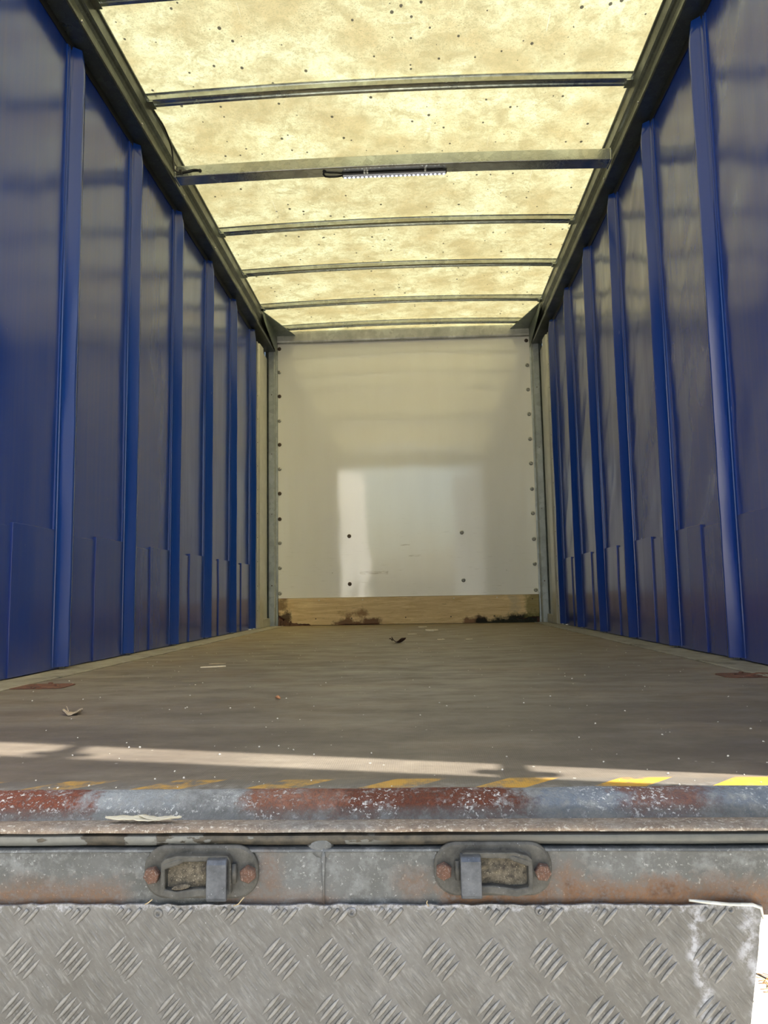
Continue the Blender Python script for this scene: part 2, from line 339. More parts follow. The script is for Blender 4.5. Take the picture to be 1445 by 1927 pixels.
def lip_mat():
    m = N('peeling_dark_lip', True); n1 = m.noise(16, 5, .55, m.map((1, 1, 2.2))); n2 = m.noise(60, 5, .7); o = m.xyz()
    f = m.ramp(m.ma('ADD', n1, m.ramp(o[0], -.34, -.12, .07, -.10)), .50, .515); leftish = m.ramp(o[0], .07, .02); f = m.ma('MULTIPLY', f, leftish)
    pale = m.mx(n2, (.18, .185, .18), (.085, .09, .085)); dark = m.mx(m.ramp(n2, .35, .65), (.02, .02, .018), (.075, .065, .05))
    col = m.mx(m.ramp(o[0], .12, .30), dark, m.mx(n2, (.12, .125, .12), (.065, .07, .07)))
    col = m.mx(f, col, pale); m.bsdf(col, m.ramp(n2, .3, .7, .3, .6), .2, m.bump(m.ma('ADD', f, m.ma('MULTIPLY', n2, .4)), .4, .003)); return m.m
M_LIP = lip_mat()

def tread_mat():
    m = N('scuffed_aluminium_treadplate', True); n1 = m.noise(10, 6, .65); n3 = m.noise(230, 4, .75); n4 = m.noise(75, 5, .7)
    dg = m.noise(1, 5, .65, m.map((45, 1, 240), src=m.map((1, 1, 1), (0, math.radians(-52), 0))))
    col = m.mx(m.ramp(n1, .35, .68), (.14, .14, .14), (.095, .092, .087)); col = m.mx(m.ramp(dg, .52, .68, 0, .5), col, (.25, .255, .26))
    col = m.mx(m.ramp(dg, .46, .32, 0, .6), col, (.09, .085, .08)); col = m.mx(m.ramp(m.noise(24, 6, .7), .5, .7, 0, .5), col, (.10, .098, .095)); col = m.mx(m.ramp(n3, .67, .74, 0, .6), col, (.5, .5, .51))
    o = m.xyz()
    # corroded white tide lines: along the top edge and down the right end
    jz = m.ramp(n4, 0, 1, -.02, .02); top = m.ma('MULTIPLY', m.box((None, None, -.1105), (None, None, -.09), .002, jz), m.ramp(n3, .4, .62))
    wob = m.ma('MULTIPLY', m.ma('SUBTRACT', m.noise(13, 3, .6, m.map((0, 1, 1))), .5), .09)
    xr = m.ma('ABSOLUTE', m.ma('SUBTRACT', m.ma('ADD', o[0], wob), .408)); ln = m.ramp(xr, .010, .002)
    xr2 = m.ma('ABSOLUTE', m.ma('SUBTRACT', m.ma('ADD', o[0], m.ma('MULTIPLY', wob, 1.3)), .468)); ln2 = m.ramp(xr2, .013, .002)
    k = m.ma('MULTIPLY', m.ma('MAXIMUM', ln, ln2), m.ramp(n4, .42, .6)); k = m.ma('MAXIMUM', k, m.ma('MULTIPLY', top, .8))
    col = m.mx(m.ma('MULTIPLY', k, .75), col, (.42, .44, .50))
    m.bsdf(col, m.ramp(n4, .3, .7, .42, .68), .3, m.bump(m.ma('ADD', m.ma('MULTIPLY', dg, .5), m.ma('MULTIPLY', n3, .5)), .32, .002)); return m.m
M_TREAD = tread_mat()

def crust(name, c1, c2, c3=(.6, .6, .58), spk=.62, rough=.8, s=60, metal=0, bump=.6):
    m = N(name); n1 = m.noise(s, 6, .7); n2 = m.noise(s*5, 4, .7); col = m.mx(m.ramp(n1, .36, .64), c1, c2); col = m.mx(m.ramp(n2, spk, spk+.08, 0, .7), col, c3)
    m.bsdf(col, rough, metal, m.bump(m.ma('ADD', n1, m.ma('MULTIPLY', n2, .4)), bump, .003)); return m.m
M_BARS = crust('lightened_tread_bars', (.24, .24, .24), (.15, .147, .14), (.45, .45, .45), .66, .42, 60, .35, .25)  # whole bars lightened like polish, standing in for weak highlights
M_LATCH = crust('grimy_cast_steel', (.085, .084, .078), (.04, .04, .037), (.34, .35, .36), .64, .62, 50, .3, .5)
M_TONGUE = crust('blue_grey_steel_tongue', (.095, .105, .125), (.05, .056, .068), (.5, .53, .6), .66, .42, 60, .5, .35)
M_RUSTBOLT = crust('rusted_bolt', (.12, .055, .033), (.06, .038, .03), (.25, .22, .21), .56, .85, 110)
M_DEBRIS = crust('packed_dirt', (.15, .13, .095), (.03, .025, .02), (.5, .44, .34), .6, .9, 110)
M_RUSTPL = crust('rust_flakes', (.17, .065, .04), (.075, .045, .035), (.3, .2, .15), .66, .9, 60)
M_GROUND = None
def ground_mat():
    m = N('pale_sunlit_concrete'); n1 = m.noise(1.2, 6, .6); n2 = m.noise(30, 6, .7)
    col = m.mx(m.ramp(n1, .35, .65), (.56, .52, .43), (.48, .44, .37)); col = m.mx(m.ramp(n2, .62, .72, 0, .5), col, (.3, .27, .22)); 
    m.bsdf(col, .9, 0, m.bump(n2, .4, .005), spec=.2); return m.m
M_GROUND = ground_mat()
M_DOOR = plain('white_door_skin', (.74, .74, .72), .4, 0, .06, 3)

# ---------------------------------------------------------------- dimensions (metres)
XW, ZB, ZR = 1.257, 2.50, 2.69      # curtain plane, underside of the side rail, roof height at the sides
Y0, YD = 1.05, 6.87                 # rear edge of the floor, headboard
def roof_z(x): return ZR + .035*(1-(x/1.2)**2)

# ---------------------------------------------------------------- ground
g = MB(); g.box((-60, -60, -1.2), (60, 60, -1.0)); tag(g.build('ground', M_GROUND), kind='structure')

# ---------------------------------------------------------------- floor, side strips
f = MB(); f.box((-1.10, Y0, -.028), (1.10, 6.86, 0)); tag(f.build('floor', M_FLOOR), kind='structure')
for s, nm in ((-1, 'trim_1'), (1, 'trim_2')):
    t = MB(); t.prism([(s*1.103, -.028), (s*1.103, .002), (s*1.112, .004), (s*1.12, .002), (s*1.264, .002), (s*1.264, -.028)], Y0, 6.85)
    tag(t.build(nm, M_SIDE), kind='structure')

# ---------------------------------------------------------------- side curtains
def nz(*a): return noise.noise(Vector(a))
def curtain(side):
    s = side; name = 'wall_left' if s < 0 else 'wall_right'
    ys = [.955 + i*.06 for i in range(int((6.27-.955)/.06)+1)]; zs = [.004 + i*(2.62/50) for i in range(51)]
    vs = []; fs = []
    for z in zs:
        for y in ys:
            env = math.sin(math.pi*min(1, z/2.5))**.6 if z < 2.5 else 0
            d = (.004*nz(y*1.6, z*.8, 3+s) + .0018*nz(y*4.3, z*1.1, 9*s))*env
            vs.append((s*(XW - d), y, z))
    n = len(ys)
    for i in range(len(zs)-1):
        for j in range(n-1): fs.append((i*n+j, i*n+j+1, (i+1)*n+j+1, (i+1)*n+j))
    mb = MB(); mb.add(vs, fs, True)
    # give the sheet its thickness on the outside
    o = len(mb.v); mb.add([(s*(XW+.006), p.y, p.z) for p in [Vector(q) for q in vs]], fs, True)
    wob = tag(mb.build(name, M_CURT if s < 0 else M_CURT2), kind='structure')
    for k in range(-2, 6):
        y = 2.89 + .6635*k
        mb = MB(); rings = []
        ph = k*3.1 + s*7
        for i in range(60):
            z = .012 + i*(2.488-.012)/59
            w1 = .0035*nz(z*2.1, ph, 0) + .0015*nz(z*7, ph, 4); w2 = .004*nz(z*1.7, ph, 8)
            top = 1 if z < 2.4 else .75+.25*(2.488-z)/.088
            pr = [(0, -.004), (.0, .024), (-.002, .034), (-.007, .039), (-.030+w2, .045+w1), (-.037+w2, .043+w1), (-.056+w2, .014), (-.064, .007),
                  (-.078, .006), (-.0795, .0085), (-.082, .0085), (-.0835, .005), (-.096, .005), (-.0975, .0075), (-.100, .0065), (-.102, -.004)]
            rings.append([(s*(XW - p*top), y + yy + .0025*nz(z*1.3, ph, 2), z) for yy, p in pr])
        mb.sweep(rings, smooth=False); r = mb.build('curtain_rib', M_RIB, wob)
        for p in r.data.polygons: p.use_smooth = True
        e = r.modifiers.new('split', 'EDGE_SPLIT'); e.split_angle = math.radians(38)
        # little end stop under the rib
        cl = MB(); cl.box((s*XW - s*.002, y-.02, .0), (s*XW - s*.02, y-.012, .014)); cl.build('rib_end_stop', M_BOLT, wob)
    # reinforcing patches along the foot, one lapped over the other between each pair of ribs
    for k in range(-3, 5):
        y = 2.89 + .6635*k
        ya, yb, yc = y+.004, y + .27, y + .56
        if k < -2: ya = .96 if s < 0 else .96
        ztop = .520
        for a, b, th, zz in ((max(ya, .96), yb, .005, ztop-.012), (yb-.006, yc, .0115 if s < 0 else .012, ztop)):
            if b <= a: continue
            mb = MB(); rings = []
            nn = 18
            for i in range(nn+1):
                z = .006 + i*(zz-.006)/nn; q = th + .002*nz(z*5, k*2.0, s)
                sk_ = .004*nz(z*3, k*1.7, 5)
                rings.append([(s*(XW+.001), a+sk_, z), (s*(XW-q), a+sk_, z), (s*(XW-q-.001), (a+b)/2, z), (s*(XW-q+.001), b+sk_, z), (s*(XW+.001), b+sk_, z)])
            mb.sweep(rings); mb.build('reinforcing_patch', M_PATCH, wob, bevel=.0015)
    return wob
curtain(-1); curtain(1)
for s, nm in ((-1, 'trim_3'), (1, 'trim_4')):      # side skins behind the curtain pole, added as dark backing against light leaks
    o = MB(); o.box((s*1.285, 6.15, .004), (s*1.30, 7.0, 2.75)); tag(o.build(nm, M_RAIL), kind='structure')

for s, nm in ((-1, 'trim_5'), (1, 'trim_6')):      # side rave outside the curtain foot, added to stop a light leak
    o = MB(); o.box((s*1.268, .95, -.12), (s*1.30, 6.15, .12)); tag(o.build(nm, M_RAIL), kind='structure')
# ---------------------------------------------------------------- roof sheet
mb = MB(); xs = [-1.25 + i*2.5/28 for i in range(29)]; ys = [.98 + i*(6.95-.98)/60 for i in range(61)]
mb.add([(x, y, roof_z(x) + .0015*nz(x*2, y*2, 1)) for y in ys for x in xs], [(j*29+i, j*29+i+1, (j+1)*29+i+1, (j+1)*29+i) for j in range(60) for i in range(28)], True)
tag(mb.build('ceiling', M_ROOF), kind='structure')

# ---------------------------------------------------------------- side rails under the roof
for s, side in ((-1, 'left'), (1, 'right')):
    root = empty('side_rail', (s*1.2, Y0, ZB), 'long steel side rail along the top of the %s blue curtain' % side, 'rail', 'side rails')
    P = [(1.283, ZB), (1.176, ZB), (1.170, ZB+.004), (1.168, ZB+.014), (1.176, ZB+.022), (1.188, ZB+.03), (1.192, ZB+.085), (1.184, ZB+.098), (1.176, ZB+.104),
         (1.170, ZB+.112), (1.168, ZB+.165), (1.160, ZB+.170), (1.160, ZB+.178), (1.283, ZB+.178)]
    mb = MB(); mb.prism([(s*a, b) for a, b in P], 1.05, 6.80); mb.build('rail_beam', M_RAIL, root)
    fl = MB(); fl.prism([(s*1.2555, ZB-.03), (s*1.251, ZB-.03), (s*1.249, ZB), (s*1.2555, ZB)], 1.06, 6.25); fl.build('curtain_track', M_CABLE, root)
    for k in range(-2, 6):
        y = 2.726 + .66*k
        b = MB(); b.lathe((s*1.1685, y, ZB+.012), (-s, 0, 0), [(-.002, .006), (.001, .006), (.0035, .0045), (.0045, .001)], 10); b.build('rail_bolt', M_BOLT, root)

# ---------------------------------------------------------------- roof bows
def ring_bow(y, prof, ym=0, zoff=0):
    mb = MB(); rings = []
    for i in range(33):
        x = -1.166 + i*2.332/32; c = roof_z(x)-ZR
        rings.append([(x, y + py, ZR + c*.75 + zoff + pz) for py, pz in prof])
    mb.sweep(rings); return mb
bow_desc = [('roof bow almost out of frame at the top left', 2.775), ('first full roof bow, nearest, across the yellow roof', 3.425),
            ('roof bow just beyond the beam with the lamp', 4.79), ('roof bow second beyond the lamp beam', 5.45),
            ('roof bow third beyond the lamp beam, meeting the corner brackets', 6.13)]
PB = [(-.006, 0), (-.006, -.0025), (.004, -.003), (.006, -.028), (.014, -.032), (.026, -.032), (.0262, -.028), (.042, -.028), (.0422, -.032), (.058, -.032), (.064, -.028), (.066, -.003), (.074, -.0025), (.074, 0)]
first = None
for lab, y in bow_desc + [('roof bow', 2.12), ('roof bow', 1.47)]:
    if y < 2.5: continue
    root = empty('roof_bow', (0, y, ZR-.03), 'galvanised ' + lab, 'roof bow', 'roof bows')
    ring_bow(y, PB).build('bow_section', M_BOW, root)
    for s in (-1, 1):
        p = MB(); p.box((s*1.135, y+.004, ZR-.036), (s*1.172, y+.064, ZR-.030)); p.build('end_plate', M_BOW, root)

# the deeper straight beam that carries the lamp
root = empty('crossbeam', (0, 3.87, ZB), 'deeper galvanised crossbeam carrying the LED lamp under the roof', 'beam')
mb = MB(); rings = []
for i in range(25):
    x = -1.149 + i*2.298/24; c = .018*(1-(x/1.168)**2)
    rings.append([(x, 3.835, ZB+c), (x, 3.835, ZB+.058+c), (x, 3.842, ZB+.062+c), (x, 3.915, ZB+.062+c), (x, 3.922, ZB+.058+c), (x, 3.922, ZB+c), (x, 3.918, ZB-.003+c), (x, 3.839, ZB-.003+c)])
mb.sweep(rings); mb.build('beam_section', M_BEAM, root, bevel=.002)
for s in (-1, 1):
    p = MB(); p.box((s*1.149, 3.830, ZB-.004), (s*1.159, 3.927, ZB+.062)); p.build('end_cleat', M_BEAM, root, bevel=.003)
bo = MB(); bo.lathe((.16, 3.86, ZB+.0165), (0, 0, -1), [(0, .006), (.004, .006), (.005, .004)], 6); bo.build('beam_screw', M_BOLT, root)

# ---------------------------------------------------------------- LED strip lamp
zl = ZB + .0130
root = empty('led_strip_lamp', (.02, 3.895, zl), 'slim lit LED strip lamp fixed under the roof crossbeam', 'lamp')
m = N('led_lens'); m.bsdf((.55, .57, .65), .15, 0, None, spec=.6, **{}); M_LENS = m.m
m = N('led_glow'); e = m.n('ShaderNodeEmission'); e.inputs[0].default_value = (.9, .93, 1, 1); e.inputs[1].default_value = 12; m.t.links.new(e.outputs[0], m.out.inputs[0]); M_GLOW = m.m
b = MB(); b.box((-.262, 3.885, zl-.010), (.300, 3.915, zl)); b.build('lamp_housing', M_CABLE, root, bevel=.002)
b = MB(); b.prism([(3.8865, zl-.010), (3.889, zl-.019), (3.902, zl-.021), (3.911, zl-.018), (3.9135, zl-.010)], -.256, .294, 'x'); lens_o = b.build('lamp_lens', M_LENS, root, bevel=.002)
for k in range(24):
    x = -.245 + k*.0230
    b = MB(); b.lathe((x, 3.899, zl-.0205), (0, 0, -1), [(-.001, .0052), (.001, .005), (.003, .0025), (.0035, .0005)], 8); b.build('light_diode', M_GLOW, lens_o)
for x in (-.145, -.13, .18):
    b = MB(); b.box((x, 3.882, zl-.012), (x+.01, 3.887, zl)); b.build('mounting_clip', M_BOLT, root)
cab = MB(); cab.tube([(-.262, 3.90, zl-.006), (-.29, 3.90, zl-.010), (-.33, 3.897, zl-.012), (-.352, 3.89, zl-.012), (-.360, 3.875, zl-.008), (-.355, 3.862, zl-.004), (-.345, 3.858, zl+.004)], .0055, 10); cab.build('supply_lead', M_CABLE, root)

# ---------------------------------------------------------------- power cable by the left rail
pts = [(-1.152, 3.50, 2.652), (-1.152, 3.56, 2.658), (-1.152, 3.63, 2.665), (-1.150, 3.70, 2.65), (-1.150, 3.76, 2.625), (-1.153, 3.79, 2.60), (-1.153, 3.80, 2.575), (-1.152, 3.805, 2.55),
       (-1.150, 3.81, 2.53), (-1.138, 3.822, 2.522), (-1.115, 3.828, 2.522), (-1.085, 3.828, 2.527), (-1.055, 3.828, 2.533), (-1.035, 3.828, 2.533), (-1.02, 3.829, 2.53)]
def spl(p, n=5):
    p = [Vector(q) for q in p]; out = []
    for i in range(len(p)-1):
        a, b, c, d = p[max(i-1, 0)], p[i], p[i+1], p[min(i+2, len(p)-1)]
        for k in range(n):
            t = k/n; out.append(.5*((2*b)+(-a+c)*t+(2*a-5*b+4*c-d)*t*t+(-a+3*b-3*c+d)*t**3))
    return out+[p[-1]]
root = empty('power_cable', pts[9], 'thin black cable looping down the left rail onto the crossbeam end', 'cable')
b = MB(); b.tube(spl(pts), .0045, 10); b.build('cable_sheath', M_CABLE, root)
b = MB(); b.box((-1.128, 3.820, 2.514), (-1.112, 3.8345, 2.534)); b.build('cable_clip', M_CABLE, root, bevel=.002)
b = MB(); b.lathe((-1.018, 3.8345, 2.53), (0, -1, 0), [(0, .010), (.004, .009), (.008, .006)], 12); b.build('cable_grommet', M_CABLE, root)

# ---------------------------------------------------------------- headboard (front wall)
hb = MB(); hb.box((-1.158, YD, .245), (1.160, YD+.02, 2.66)); wallf = tag(hb.build('wall_front', M_HB), kind='structure')
back = MB(); back.box((-1.28, YD+.032, -.02), (1.28, YD+.05, 2.75)); tag(back.build('wall_back', M_GUS), kind='structure')
zL = [2.547, 2.324, 2.097, 1.867, 1.644, 1.418, 1.193, .959, .742, .517, .289]
zRt = [2.554, 2.323, 2.095, 1.868, 1.638, 1.415, 1.183, .963, .734, .512, .282]
pos = [(-1.143, z, (i in (0, 2, 4, 6, 7))) for i, z in enumerate(zL)] + [(1.134, z, i == 0) for i, z in enumerate(zRt)] + [(-.514, .792, True), (-.514, .363, True), (.497, .804, False), (.5, .378, False)]
for x, z, dk in pos:
    b = MB(); b.lathe((x, YD+.001, z), (0, -1, 0), [(-.002, .018), (.002, .018), (.0035, .016), (.004, .013), (.009, .011), (.009, .0055), (.003, .005), (.003, .0005)], 14)
    o = b.build('panel_bolt', M_BOLTD if dk else M_BOLT, wallf)
    if dk: o['label'] = 'tarnished dark bolt'

# header beam over the headboard
root = empty('header_beam', (0, YD-.03, 2.61), 'galvanised header beam across the top of the white headboard', 'beam')
b = MB(); b.prism([(YD-.045, 2.605), (YD-.045, 2.692), (YD-.038, 2.70), (YD-.003, 2.70), (YD-.003, 2.590), (YD-.04, 2.592)], -1.168, 1.168, 'x'); b.build('beam_section', M_HEAD, root, bevel=.003)
root = empty('roof_bow', (0, 6.66, ZR-.03), 'galvanised roof bow last, tight against the header beam', 'roof bow', 'roof bows')
ring_bow(6.66, PB).build('bow_section', M_BOW, root)

# corner posts
for s, side in ((-1, 'left'), (1, 'right')):
    root = empty('corner_post', (s*1.21, YD-.02, 0), 'galvanised corner post at the %s side of the headboard' % side, 'post', 'front corner posts')
    P = [(1.160, YD-.002), (1.160, YD-.010), (1.172, YD-.014), (1.176, YD-.045), (1.184, YD-.056), (1.232, YD-.056), (1.240, YD-.048), (1.240, YD-.002)]
    b = MB(); b.prism([(s*x, y) for x, y in P], .002, 2.62, 'z'); b.build('post_section', M_POST, root)
    for k, (zz, r) in enumerate([(.36, .006), (1.0, .004), (1.55, .004), (2.1, .005)]):
        h = MB(); h.lathe((s*1.205, YD-.0565, zz), (0, -1, 0), [(-.001, r), (.0015, r), (.002, .001)], 8); h.build('post_rivet', M_BOLTD, root)

# corner brackets
for s, side in ((-1, 'left'), (1, 'right')):
    root = empty('corner_bracket', (s*1.17, 6.82, 2.6), 'folded triangular steel bracket in the %s top corner above the headboard' % side, 'bracket', 'roof corner brackets')
    y1 = YD-.047; a, bb = ZR-.037, ZR-.032
    b = MB(); b.sweep([[(s*1.1575, 6.20, z), (s*.985, y1, z), (s*1.1575, y1, z)] for z in (a, bb)]); b.build('top_gusset', M_GUS, root)
    b = MB(); b.sweep([[(s*x, 6.20, a), (s*x, 6.20, a-.045), (s*(x+.0), 6.27, a-.075), (s*(x+.0), y1, 2.475), (s*x, y1, a)] for x in (1.1585, 1.1545)]); b.build('side_gusset', M_GUS, root)

# aluminium curtain poles between curtain and post
for s, side in ((-1, 'left'), (1, 'right')):
    root = empty('curtain_pole', (s*1.23, 6.5, 0), 'pale aluminium section between the %s curtain and the headboard post' % side, 'aluminium section', 'aluminium side sections')
    P = [(1.270, 6.265), (1.222, 6.268), (1.222, 6.295), (1.232, 6.300), (1.232, 6.31), (1.212, 6.33), (1.208, 6.46), (1.225, 6.475), (1.232, 6.50), (1.238, 6.76), (1.27, 6.76)]
    b = MB(); b.prism([(s*x, y) for x, y in P], .006, 2.42, 'z'); b.build('pole_section', M_ALU, root)
    b = MB(); b.box((s*1.207, 6.45, .006), (s*1.236, 6.74, .075)); b.build('foot_plate', M_ALU, root, bevel=.003)
    for k in range(12):
        h = MB(); h.lathe((s*1.222, 6.281, .15+k*.2), (-s, 0, 0), [(-.001, .004), (.002, .004), (.003, .001)], 8); h.build('pole_rivet', M_BOLTD, root)

# ---------------------------------------------------------------- kickboard
root = empty('kickboard', (0, YD-.005, 0), 'stained and rotten bare plywood kickboard below the white headboard', 'board')
rnd = random.Random(3); bot = []
for i in range(120):
    x = -1.155 + i*2.31/119; z = .004
    if x < -1.03: z = .004 + (-1.03-x)/.125*.085 + rnd.uniform(0, .02)
    elif x < -.88: z = .012 + rnd.uniform(0, .008)
    elif x > .78: z = .006 + min(.035, (x-.78)*.12) + rnd.uniform(0, .012)
    elif .05 < x+.65 < .4: z = .006 + rnd.uniform(0, .006)
    bot.append((x, z))
b = MB(); b.prism(bot + [(1.155, .243), (-1.155, .243)], YD-.012, YD+.018); b.build('board', M_TIMB, root)
b = MB(); b.box((-1.16, YD+.02, .0), (1.16, YD+.03, .26)); b.build('dark_backing', M_RUSTPL, root)  # dark brown sheet behind the ragged foot of the board
for x in (-.82, -.5, -.02, .38, .76, 1.1):
    h = MB(); h.lathe((x, YD-.0125, .06 if x < 1 else .205), (0, -1, 0), [(-.001, .006), (.0012, .006), (.0015, .001)], 8); h.build('nail_head', M_BOLTD, root)
M_WHITE = plain('pale_plastic', (.75, .72, .65), .5, 0, .1)
for x in (-.79, -.4, .41, .79):
    h = MB(); h.lathe((x, YD-.0125, .222), (0, -1, 0), [(-.001, .006), (.0012, .006), (.0015, .001)], 8); h.build('pale_nail_head', M_WHITE, root)
# crumbled black rot spilling from the board's right foot, and brown rot at the left
for x0, x1, hh, mt, lab, nm in ((.62, 1.13, .06, plain('black_mould', (.012, .014, .012), .95, 0, .5, 60), 'black mouldy crumbled wood at the right foot of the kickboard', 'rotten_wood_crumbs'),
                            (-1.15, -.93, .085, crust('brown_rot', (.10, .045, .03), (.04, .022, .018), (.28, .15, .07), .6, .95, 70), 'brown crumbled rotten wood at the left foot of the kickboard', 'rotten_wood_crumbs')):
    b = MB(); rings = []; nn = 44
    for i in range(nn+1):
        x = x0 + (x1-x0)*i/nn; t = i/nn if x0 > 0 else 1-i/nn
        h = hh*(t**.8)*(.75+.5*nz(x*22, 1, 0)+.35*nz(x*60, 5, 1)); h = max(.004, h); d = .012+.4*h
        rings.append([(x, YD-.011, .001), (x, YD-.011, h), (x, YD-.014-.1*d, h*.93), (x, YD-.013-.55*d, h*(.55+.25*nz(x*50, 9, 2))), (x, YD-.013-d, .001)])
    b.sweep(rings); tag(b.build(nm, mt), lab, 'rotten wood', kind='stuff')

# ---------------------------------------------------------------- rear sill, lip, channel, tread plate
def strip(name, prof, mat, label, cat, x0=-1.28, x1=1.28, nx=260, amp=.0, parent=None, nm2=None):
    rings = []
    for i in range(nx+1):
        x = x0 + (x1-x0)*i/nx
        rings.append([(x, y + amp*nz(x*9, y*60, 1), z + amp*nz(x*11, y*50, z*50+7)) for y, z in prof])
    mb = MB(); mb.sweep(rings, smooth=True); root = empty(name, (0, 1.0, -.02), label, cat)
    o = mb.build(nm2, mat, root); e = o.modifiers.new('split', 'EDGE_SPLIT'); e.split_angle = math.radians(50); return root, o
sillP = [(1.052, -.03), (1.0515, -.0035), (1.048, .0005), (1.042, .003), (1.033, .0035), (1.022, .001), (1.012, -.0045), (1.004, -.012), (.999, -.0185), (.9945, -.0245),
         (.988, -.0245), (.984, -.0205), (.972, -.0195), (.957, -.0185), (.948, -.0190), (.9455, -.0215), (.947, -.025), (.960, -.0265), (.985, -.030), (1.03, -.032)]
sroot, _ = strip('rear_sill', sillP, M_SILL, 'rusty galvanised sill bead along the rear edge of the floor', 'sill', amp=.0012, nm2='sill_bead')
lipP = [(1.03, -.0325), (.962, -.0275), (.953, -.0275), (.9475, -.029), (.9465, -.033), (.950, -.0395), (.957, -.0425), (.985, -.043), (1.03, -.043)]
lroot, _ = strip('lip_strip', lipP, M_LIP, 'dark peeling strip between the rusty sill and the channel', 'strip', amp=.0008, nm2='lip')
chP = [(1.03, -.0435), (.957, -.0435), (.951, -.0435), (.947, -.0445), (.9462, -.047), (.950, -.049), (.951, -.055), (.9515, -.100), (.9525, -.104), (.9525, -.116), (.953, -.121), (.96, -.1225), (1.03, -.1225)]
croot, _ = strip('rear_channel', chP, M_CHAN, 'grey rust-stained steel channel under the sill, carrying both latches', 'channel', amp=.0007, nm2='channel_web')
b = MB(); b.tube([(.0 - .018, .9505, -.040), (-.0185, .9475, -.055), (-.019, .9495, -.08), (-.0185, .9500, -.108)], [.003, .0025, .0014, .001], 8); b.build('weld_run', M_CHAN, croot)
# blob of dirt on the joint in the lip
b = MB(); b.lathe((-.022, .949, -.0425), (0, -1, 0), [(-.004, .016), (.0, .012), (.0015, .008), (.002, .003)], 14); o = b.build('dirt_blob', M_CHAN, lroot)
for v in o.data.vertices: v.co += Vector((.25*v.co.z*0, 0, 0)) + .004*Vector((nz(*(v.co*80)), 0, nz(*(v.co*90))))
# far side return: chassis cross member behind, so nothing floats
b = MB(); b.box((-1.26, 1.056, -.122), (1.26, 1.10, -.046)); b.build('inner_web', M_CHAN, croot)
und = MB(); und.box((-1.262, 1.102, -.12), (1.262, 6.9, -.03)); tag(und.build('underbody', M_RAIL), kind='structure')

troot = empty('tread_plate', (0, .945, -.1), 'scuffed grey tread plate with raised bars below the channel', 'tread plate')
yT = .9455
def xr(z): return .4885 + (z+.105)*.16
outl = [(-1.2, -.1085)]
rnd = random.Random(5)
xx = -1.2
while xx < .40:
    outl.append((xx, -.1070 + rnd.uniform(-.0011, .0011))); xx += .012
outl += [(.42, -.1065), (.4885, -.1075), (.4895, -.112)]
zz = -.13
while zz > -.62:
    outl.append((xr(zz) + rnd.uniform(-.0008, .0008), zz)); zz -= .02
outl += [(xr(-.62), -.62), (-1.2, -.62)]
b = MB(); b.prism(outl, yT, yT+.0035); b.build('plate', M_TREAD, troot)
def bars(ang, cx, cz, h, wd, L, dxc, dzc, n=5):
    mb = MB()
    for k in range(n):
        q = k-(n-1)/2; x, z = cx+dxc*q, cz+dzc*q
        if z > -.095 or x > xr(z)-.012: continue
        ca, sa = math.cos(ang), math.sin(ang); LL = L*(1-.06*abs(q)); rings = []
        for t in (-1, -.85, -.6, -.3, 0, .3, .6, .85, 1):
            ww = wd*max(.05, (1-t*t))**.75; hh = h*max(.02, (1-t**4)); px, pz = x+ca*t*LL/2, z+sa*t*LL/2
            if pz > -.1095: continue
            rings.append([(px - sa*u*ww, yT+.0004 - v*hh, pz + ca*u*ww) for u, v in ((-1, 0), (-.55, .7), (0, 1), (.55, .7), (1, 0))])
        if len(rings) > 2: mb.sweep(rings, smooth=True)
    return mb
px_ = .0623
allb = MB(); faintb = MB()
for i in range(-13, 15):
    for j in range(-7, 2):
        cx = -.3835 + .003 + px_*i + .0005*j; cz = -.168 + .0622*j
        m1 = bars(math.radians(48), cx, cz, .0030, .0033, .039, .0057, -.0064)
        if m1.v: allb.add(m1.v, m1.f, True)
        m2 = bars(math.radians(-48), cx+px_/2, cz-.0311, .0009, .0026, .036, .0057, .0064)  # opposite bars: lower and in the plate's own colour, so fainter
        if m2.v: faintb.add(m2.v, m2.f, True)
allb.build('raised_bars', M_BARS, troot); faintb.build('faint_bars', M_TREAD, troot)
# rivets of the plate
for x, z in ((-.216, -.1165), (.015, -.115), (.234, -.1135), (.452, -.111)):
    b = MB(); b.lathe((x, yT, z), (0, -1, 0), [(-.001, .0062), (.001, .0056), (.0022, .0042), (.0022, .0026), (-.0005, .002), (-.001, .0002)], 14); b.build('rivet', M_TREAD, troot)
# curl of torn metal lifted along the top right corner
b = MB(); b.tube([(.405, .9425, -.1005), (.425, .942, -.1025), (.45, .944, -.1055), (.478, .9455, -.1065), (.487, .9455, -.110), (.489, .9455, -.122)], [.0016, .0022, .0020, .0022, .0022, .0012], 6); b.build('torn_edge', M_HEAD, troot)

